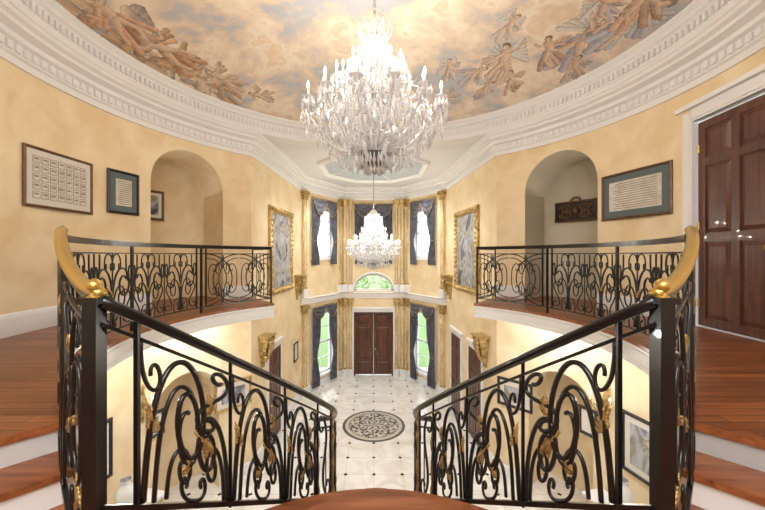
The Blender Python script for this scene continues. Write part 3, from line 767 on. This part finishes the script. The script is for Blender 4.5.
for mir,nm in((1,'left'),(-1,'right')):
    b=MB(mir)
    arc=[(*pol(a,RR),ZB) for a in np.linspace(228.5,132,70)]
    P=Pan(b,arc+[(-2.64,7.38,ZB)],.0085)
    H=1.06; arcL=RR*math.radians(96.5)
    P.bar(H,.026); P.bar(H-.025,.018); P.bar(H-.12,.010); P.bar(.09,.013)
    posts=[0,RR*math.radians(228.5-184),RR*math.radians(228.5-158.7),arcL]
    for u in posts: P.post(u,0,H,.02)
    P.post(posts[2]-.09,0.1,H-.02,.014); P.post(posts[2]+.09,0.1,H-.02,.014)
    for u0,u1,nmod,ar in((posts[0],posts[1],3,False),(posts[1],posts[2]-.09,2,False),(posts[2]+.09,posts[3],2,True)):
        w=(u1-u0)/nmod
        for k in range(nmod):
            a=u0+k*w
            if k and not ar: P.post(a,.1,H-.13,.008)
            balc_module(P,a+.015,w-.03,.10,H-.125,.0096,arcs=ar)
    P.post(P.L-.02,0,H,.018)
    for k in range(4): P.post(arcL+.2+k*.2,.1,H-.1,.009)
    b.obj('balcony_balustrade_'+nm)
    # side (step) balustrade with brass handrail
    b=MB(mir)
    pB=[]
    for t in np.linspace(0,1,14):
        q=Vector((-1.06,1.30)).lerp(Vector((-1.955,2.12)),t); bow=.05*math.sin(pi*t)
        zz=3.72+(ZB+.06-3.72)*t
        pB.append((q.x+NO.x*bow,q.y+NO.y*bow,zz))
    P=Pan(b,pB,.010)
    top=[]
    for t in np.linspace(-.01,1.02,20):
        tt=max(0,min(1,t)); v=P.P(tt*P.L,0); ztop_=4.655+(4.955-4.655)*(3*tt*tt-2*tt**3)
        if t>1: v=v+Vector((E.x,E.y,0))*(t-1)*1.2
        top.append((v.x,v.y,ztop_))
    b.tube(top,[.020]+[.024]*17+[.025,.020],M_brass,8,flat=1.2)
    b.tube([(x,y,z-.035) for x,y,z in top],.016,M_iron,4)
    b.tube([(x,y,z-.14) for x,y,z in top],.010,M_iron,4)
    bot=[]
    for i in range(14):
        v=P.P(P.L*i/13,0); bot.append((v.x,v.y,v.z-.33+.35*i/13))
    b.tube(bot,.016,M_iron,4)
    P2=Pan(b,bot,.010)
    w=P2.L/2
    for k in range(2): 
        stair_module(P2,k*w+.04,w-.06,.02,1.05-.02*k,.009,True,flipx=(k%2==1),light=True)
        if k: P2.post(k*w,0,1.12,.012)
    q=P2.P(P2.L,0); b.tube([(q.x,q.y,ZB-.02),(q.x,q.y,4.93)],.024,M_iron,4)
    b.obj('step_balustrade_'+nm)
    # newel post
    b=MB(mir); x,y=-1.085,1.30; h=.027
    b.box(x-h,x+h,y-h,y+h,ZL+.12,4.62,M_iron); b.box(x-.038,x+.038,y-.038,y+.038,4.615,4.64,M_iron)
    b.box(x-.045,x+.045,y-.045,y+.045,ZL,ZL+.12,M_iron)
    b.lathe([(.026,0),(.014,.010),(.012,.018),(.022,.028),(.027,.043),(.022,.058),(.010,.068),(0,.072)],(x,y,4.64),M_brass,16)
    b.obj('newel_post_'+nm)
    # stair balustrade
    b=MB(mir)
    pl=[(-1.06,1.3),(-.955,1.52),(-.85,1.75),(-.735,2.02),(-.62,2.3),(-.525,2.55),(-.44,2.8),(-.385,2.98),(-.365,3.12),(-.375,3.24),(-.42,3.34),(-.50,3.41),(-.60,3.44)]
    base=[(x,y,3.83-.694*(y-1.3)) for x,y in pl]
    P=Pan(b,base,.0105); H=.80
    P.bar(H,.019,seg=6); P.bar(H-.018,.016); P.bar(H-.095,.010); P.bar(0,.017)
    U=[0.13,.62,1.10,1.55,1.80]
    for i,u in enumerate(U): P.post(u,-.02,H,.013 if i==0 else .010)
    for k in range(3): stair_module(P,U[k]+.015,U[k+1]-U[k]-.03,.02,H-.105,.0108)
    P.line(fit('S',U[3]+.02,.04,U[4]-.02,H-.12,70,False,p=1.3,turn=1.1,n=50))
    P.line(fit('C',1.90,.06,2.10,.62,90,True,p=1.3,turn=1.0,k0=.2)) 
    for u in(1.86,1.92,1.98,2.04,2.10,2.16,2.22,2.28): P.post(u,0,H-.1,.008)
    for u in(1.83,P.L-.02):
        q=P.P(u,0); b.lathe([(.012,-.02),(.024,.0),(.026,.08),(.014,.15),(.022,.3),(.012,.45),(.026,.55),(.012,.65),(.014,.78)],tuple(q),M_leaf,10)
    q=P.P(P.L,0); b.tube([(q.x,q.y,q.z-.35),(q.x,q.y,q.z+H+.02)],.026,M_iron,4); b.lathe([(.02,0),(.03,.03),(0,.06)],(q.x,q.y,q.z+H+.02),M_brass,10)
    b.obj('stair_balustrade_'+nm)

# ---------------------------------------------------------------- gilt wall ornaments
def corbel(name,T,s=1.0):
    b=MB(); 
    for k,(w,y,z0,z1) in enumerate(((.20,.24,.0,.05),(.17,.20,-.08,.0),(.14,.17,-.2,-.08),(.11,.13,-.34,-.2),(.08,.09,-.48,-.34),(.05,.05,-.6,-.48))):
        b.frus(-w*s,w*s,z0*s,z1*s,0,y*s,.012*s,M_gold,T)
    for sg in(-1,1):
        pts=[T@Vector((sg*(.10+.02*t/9)*s,(.16+.07*(1-t/12)*math.cos(t))*s,(-.05+.07*(1-t/12)*math.sin(t))*s)) for t in np.linspace(0,9,26)]; b.tube(pts,.02*s,M_gold,6)
        pts=[T@Vector((sg*.05*s,(.09+.045*(1-t/12)*math.cos(t))*s,(-.42+.05*(1-t/12)*math.sin(t))*s)) for t in np.linspace(0,9,22)]; b.tube(pts,.015*s,M_gold,6)
    for x in(-.09,0,.09):
        b.tube([T@Vector((x*s,.20*s,-.02*s)),T@Vector((x*s*.9,.21*s,-.15*s)),T@Vector((x*s*.6,.16*s,-.32*s)),T@Vector((x*s*.3,.1*s,-.5*s))],[.01*s,.035*s,.028*s,.004],M_gold,6)
    b.obj(name)
def sconce(name,T):
    b=MB(); 
    b.lathe([(0,-.35),(.03,-.28),(.02,-.2),(.06,-.1),(.09,0),(.06,.1),(.03,.2),(.05,.26),(0,.34)],(0,0,0),M_gold,10,T@Matrix.Translation((0,.04,0))@Matrix.Scale(.5,4,(0,1,0)))
    for a in(-.9,0,.9):
        pts=[T@Vector((math.sin(a)*r,.05+math.cos(a)*r,-.1-.08*math.sin(r/.22*pi)+.12*(r/.22)**2)) for r in np.linspace(0,.22,10)]
        b.tube(pts,.011,M_gold,6); q=pts[-1]
        b.lathe([(0,0),(.035,.01),(.04,.02)],tuple(q),M_gold,10); b.lathe([(.012,.01),(.012,.10)],tuple(q),M_candle,8); b.lathe([(.004,.10),(.014,.125),(.008,.15),(0,.17)],tuple(q),M_flame,8)
    b.obj(name)
for sg in(1,-1):
    corbel('gilt_corbel',bayside(11.0,sg,4.1),1.25)
    corbel('gilt_corbel',bayside(8.1,sg,2.85),1.2)
    sconce('gilt_wall_sconce',wallT(160.5 if sg==1 else 19.5,2.3))
def console(ang,mir):
    T=wallT(ang,0,off=.06); b=MB()
    b.box(-.55,.55,.0,.42,.80,.84,M_white,T); b.box(-.5,.5,.02,.38,.70,.80,M_gold,T)
    for sx in(-.46,.46):
        for y in(.06,.34):
            pts=[T@Vector((sx+.03*math.sin(z*8)*(1 if sx>0 else -1),y+(.03*math.sin(z*8) if y>.2 else 0),z)) for z in np.linspace(0.01,.7,12)]
            b.tube(pts,[.03]*2+[.018]*6+[.03]*4,M_gold,8)
    b.obj('gilt_console_table')
    b=MB(); b.lathe([(.09,0),(.09,.03),(.05,.05),(.04,.1),(.12,.22),(.14,.32),(.09,.42),(.05,.47),(.08,.52),(.075,.52)],(0,0,0),M_white,20,T@Matrix.Translation((0,.2,.842))); b.obj('porcelain_vase')
console(167,1); console(13,-1)

# ---------------------------------------------------------------- chandeliers
def drop(b,p,l,w):
    x,y,z=p; a=random.random()*3; c,s=math.cos(a)*w,math.sin(a)*w
    vs=[(x,y,z),(x+c,y+s,z-l*.62),(x-s,y+c,z-l*.62),(x-c,y-s,z-l*.62),(x+s,y-c,z-l*.62),(x,y,z-l)]
    b.add(vs,[(0,1,2),(0,2,3),(0,3,4),(0,4,1),(5,2,1),(5,3,2),(5,4,3),(5,1,4)],M_cry)
def bead(b,p,w):
    x,y,z=p; vs=[(x,y,z+w),(x+w,y,z),(x,y+w,z),(x-w,y,z),(x,y-w,z),(x,y,z-w)]
    b.add(vs,[(0,1,2),(0,2,3),(0,3,4),(0,4,1),(5,2,1),(5,3,2),(5,4,3),(5,1,4)],M_cry)
def chandelier(cx,cy,zbot,sc,zceil,lights,watt):
    root=empty('crystal_chandelier',(cx,cy,zbot))
    b=MB()
    def W(r,a,z): return (r*sc*math.cos(a),r*sc*math.sin(a),z*sc)
    b.lathe([(0,.0),(.02,.02),(.035,.05),(.015,.08),(.02,.10)],(0,0,0),M_silver,12)
    prof=[(0,.10),(.08,.12),(.17,.18),(.20,.25),(.17,.28),(.06,.30),(.04,.36),(.09,.42),(.11,.48),(.05,.55),(.035,.65),(.07,.72),(.09,.8),(.04,.88),(.03,1.0),(.06,1.08),(.13,1.12),(.13,1.14),(.04,1.17),(.03,1.3),(.06,1.38),(.03,1.46),(.03,1.62),(.1,1.68),(.14,1.71),(.13,1.73),(.03,1.76),(.025,1.9),(.05,1.95),(0,2.02)]
    prof=[(r*sc,z*sc) for r,z in prof]
    b.lathe(prof[:6],(0,0,0),M_dglass,20,smooth=False); b.lathe(prof[5:],(0,0,0),M_cry,14,smooth=False)
    b.tube([(0,0,2.0*sc),(0,0,zceil-zbot-.03)],.014,M_silver,6)
    zz=2.05*sc
    while zz<zceil-zbot-.1:
        b.lathe([(.0,0),(.02,.02),(.02,.04),(0,.06)],(0,0,zz),M_silver,6); zz+=.09
    b.lathe([(.03,-.08),(.1,-.04),(.14,-.005)],(0,0,zceil-zbot),M_gold,16)
    tiers=[(.86,.80,14,.42,0),(.64,.98,10,.60,.2),(.40,1.24,8,.95,.1),(.22,1.48,5,1.25,.3)]
    bulbs=[]
    for R,zc,n,zs,ph in tiers:
        for k in range(n):
            a=2*pi*k/n+ph; pts=[]
            for t in np.linspace(0,1,14):
                r=.05+(R-.05)*t; z=zs+(zc-zs)*t**3-.16*math.sin(pi*min(1,t*1.25))*(1 if t<.8 else 0)+.03*math.sin(pi*t*2)
                pts.append(W(r,a,z))
            b.tube(pts,.014*sc,M_cry,6)
            x,y,z=W(R,a,zc)
            b.lathe([(0,0),(.03*sc,.005),(.075*sc,.03*sc),(.078*sc,.035*sc),(.02*sc,.02*sc)],(x,y,z),M_cry,12,smooth=False)
            b.lathe([(.013*sc,.02*sc),(.013*sc,.13*sc)],(x,y,z),M_candle,8)
            b.lathe([(.006*sc,.13*sc),(.017*sc,.155*sc),(.012*sc,.185*sc),(0,.225*sc)],(x,y,z),M_flame,8)
            bulbs.append((x,y,z+.17*sc,R))
            for j in range(9):
                t=2*pi*j/9; drop(b,(x+.07*sc*math.cos(t),y+.07*sc*math.sin(t),z+.02*sc),(.12+.06*(j%2))*sc,.021*sc)
            for j in range(4): bead(b,(x,y,z-(.02+.035*j)*sc),.015*sc)
            drop(b,(x,y,z-.15*sc),.19*sc,.030*sc)
            for t in(.3,.42,.55,.68,.8,.9):
                q=pts[int(t*13)]; 
                for j in range(2): bead(b,(q[0],q[1],q[2]-(.03+.03*j)*sc),.013*sc)
                drop(b,(q[0],q[1],q[2]-.08*sc),.15*sc,.023*sc)
            a2=2*pi*(k+1)/n+ph
            for t in np.linspace(0,1,14):
                aa=a+(a2-a)*t; q=W(R*(1-.12*math.sin(pi*t)),aa,zc-.02-.16*math.sin(pi*t)); bead(b,q,.014*sc)
            for f_ in(.3,.5,.7):
                am=a+(a2-a)*f_; q=W(R*.89,am,zc-.18); drop(b,q,.15*sc,.024*sc)
    for (r0,z0,r1,z1,n,sag) in((.13,1.72,.30,1.44,14,.08),(.13,1.70,.40,1.24,14,.16),(.13,1.14,.66,1.0,16,.16),(.30,1.40,.66,1.0,12,.14),(.10,1.12,.86,.80,14,.22),(.30,.50,.86,.78,14,.16)):
        for k in range(n):
            a=2*pi*k/n
            for t in np.linspace(0,1,20): bead(b,W(r0+(r1-r0)*t,a,z0+(z1-z0)*t-sag*math.sin(pi*t)),.0125*sc)
    for k in range(12):
        a=2*pi*k/12; pts=[W(.10+.12*math.sin(t*2.2),a,1.68+.24*t) for t in np.linspace(0,1,8)]; b.tube(pts,.010*sc,M_cry,5); drop(b,pts[-1],.14*sc,.022*sc)
        drop(b,W(.14,a+.3,1.70),.18*sc,.022*sc)
    for k in range(8):
        a=2*pi*k/8; pts=[W(.03+.10*math.sin(t*2.6),a,1.80+.22*t) for t in np.linspace(0,1,8)]; b.tube(pts,.008*sc,M_cry,5)
    for R,z,n,l in((.20,.26,24,.18),(.13,.16,16,.15),(.28,.42,28,.18),(.38,.50,32,.18),(.48,.57,36,.18),(.58,.64,40,.17),(.70,.70,46,.17),(.13,1.12,16,.16),(.24,1.12,22,.15)):
        for k in range(n):
            a=2*pi*k/n+R*9
            bead(b,W(R,a,z+.02),.012*sc); drop(b,W(R,a,z),l*sc,.022*sc)
        if R>.2: b.tube([W(R,2*pi*k/24,z+.03) for k in range(25)],.005*sc,M_silver,5,cap=False)
    b.obj('crystal_body',root)
    for i,(x,y,z,R) in enumerate(bulbs):
        if R<.4 or i%2: continue
        l=bpy.data.lights.new('candle_bulb','POINT'); l.energy=watt; l.color=(1,.91,.78); l.shadow_soft_size=.02
        lo=bpy.data.objects.new('candle_bulb_%d'%i,l); lo.location=(x,y,z+.08*sc); lo.parent=root; bpy.context.scene.collection.objects.link(lo)
chandelier(0,CY,5.81,1.0,8.33,2,8)
chandelier(0,10.5,4.32,.92,ZC-.03,1,9)

# ---------------------------------------------------------------- exterior trees
g1=simple('leaf_green',(.26,.40,.14),.7)
def tree(x,y,h,s):
    b=MB()
    b.tube([(x,y,-.4),(x+.1,y,h*.4),(x,y+.1,h*.8)],[.16,.1,.04],M_brownfr,8)
    for k in range(900):
        a=random.random()*2*pi; u=random.random(); rr=s*(.5+.5*random.random())*math.sin(pi*(.15+.8*u))
        p=Vector((x+rr*math.cos(a),y+rr*math.sin(a),h*.15+u*h)); d=Vector((random.gauss(0,1),random.gauss(0,1),random.gauss(0,1))).normalized()*.14; e=d.orthogonal().normalized()*.07
        b.add([p-d,p+e,p+d,p-e],[(0,1,2,3)],g1)
    b.obj('garden_tree')
for x,y,h,s in((-5.2,20,3.6,1.6),(5.4,20,3.8,1.7),(-1.8,27,4.0,2.0),(2.4,28,4,2.0),(-8,24,5,2.2),(8.5,25,5,2.2)): tree(x,y,h,s)

# ---------------------------------------------------------------- lights
def area(name,loc,rot,sx,sy,w,c=(.97,.98,1)):
    l=bpy.data.lights.new(name,'AREA'); l.shape='RECTANGLE'; l.size=sx; l.size_y=sy; l.energy=w; l.color=c
    o=bpy.data.objects.new(name,l); o.location=loc; o.rotation_euler=rot; bpy.context.scene.collection.objects.link(o); return o
area('hall_area_fill',(0,-1.3,7.35),(math.radians(50),0,0),5,1.8,245)  # added fill behind the camera, stands for no real fixture
def pt(name,loc,w,r=.06,c=(.98,.98,1)):
    l=bpy.data.lights.new(name,'POINT'); l.energy=w; l.shadow_soft_size=r; l.color=c
    o=bpy.data.objects.new(name,l); o.location=loc; bpy.context.scene.collection.objects.link(o)
for sg in(-1,1):
    for a in(150,185): 
        q=pol(a,3.4); pt('under_balcony_fill',(q[0]*-sg,q[1],3.4),44)  # added fill for the lower level, hidden by the balcony slab
    for y in(9.0,11.7):
        l=bpy.data.lights.new('bay_fill_spot','SPOT'); l.energy=215; l.spot_size=math.radians(115); l.spot_blend=1; l.shadow_soft_size=.05; l.color=(.98,.98,1)  # added fill spots brightening the bay, no fixture modelled
        o=bpy.data.objects.new('bay_fill_spot',l); o.location=(sg*1.3,y,7.38); bpy.context.scene.collection.objects.link(o)
pt('hall_point_fill',(0,-1.6,5.9),115,.25)  # unseen fill added behind the camera to even out the walls
su=bpy.data.lights.new('sun','SUN'); su.energy=2.5; su.angle=.02; so=bpy.data.objects.new('sun',su); so.rotation_euler=(math.radians(-50),0,math.radians(20)); bpy.context.scene.collection.objects.link(so)
w=bpy.data.worlds.new('World'); bpy.context.scene.world=w; w.use_nodes=True
bg=w.node_tree.nodes['Background']; bg.inputs[0].default_value=(.86,.93,1,1); bg.inputs[1].default_value=2.8

# ---------------------------------------------------------------- camera
cam=bpy.data.cameras.new('Camera'); cam.sensor_width=36; cam.lens=16.0; cam.shift_x=.0124; cam.clip_start=.05
co=bpy.data.objects.new('Camera',cam); co.location=(-.02,0,EYE); co.rotation_euler=(pi/2,0,0); bpy.context.scene.collection.objects.link(co)
bpy.context.scene.camera=co
bpy.context.scene.view_settings.view_transform='Standard'
bpy.context.scene.view_settings.exposure=0.08
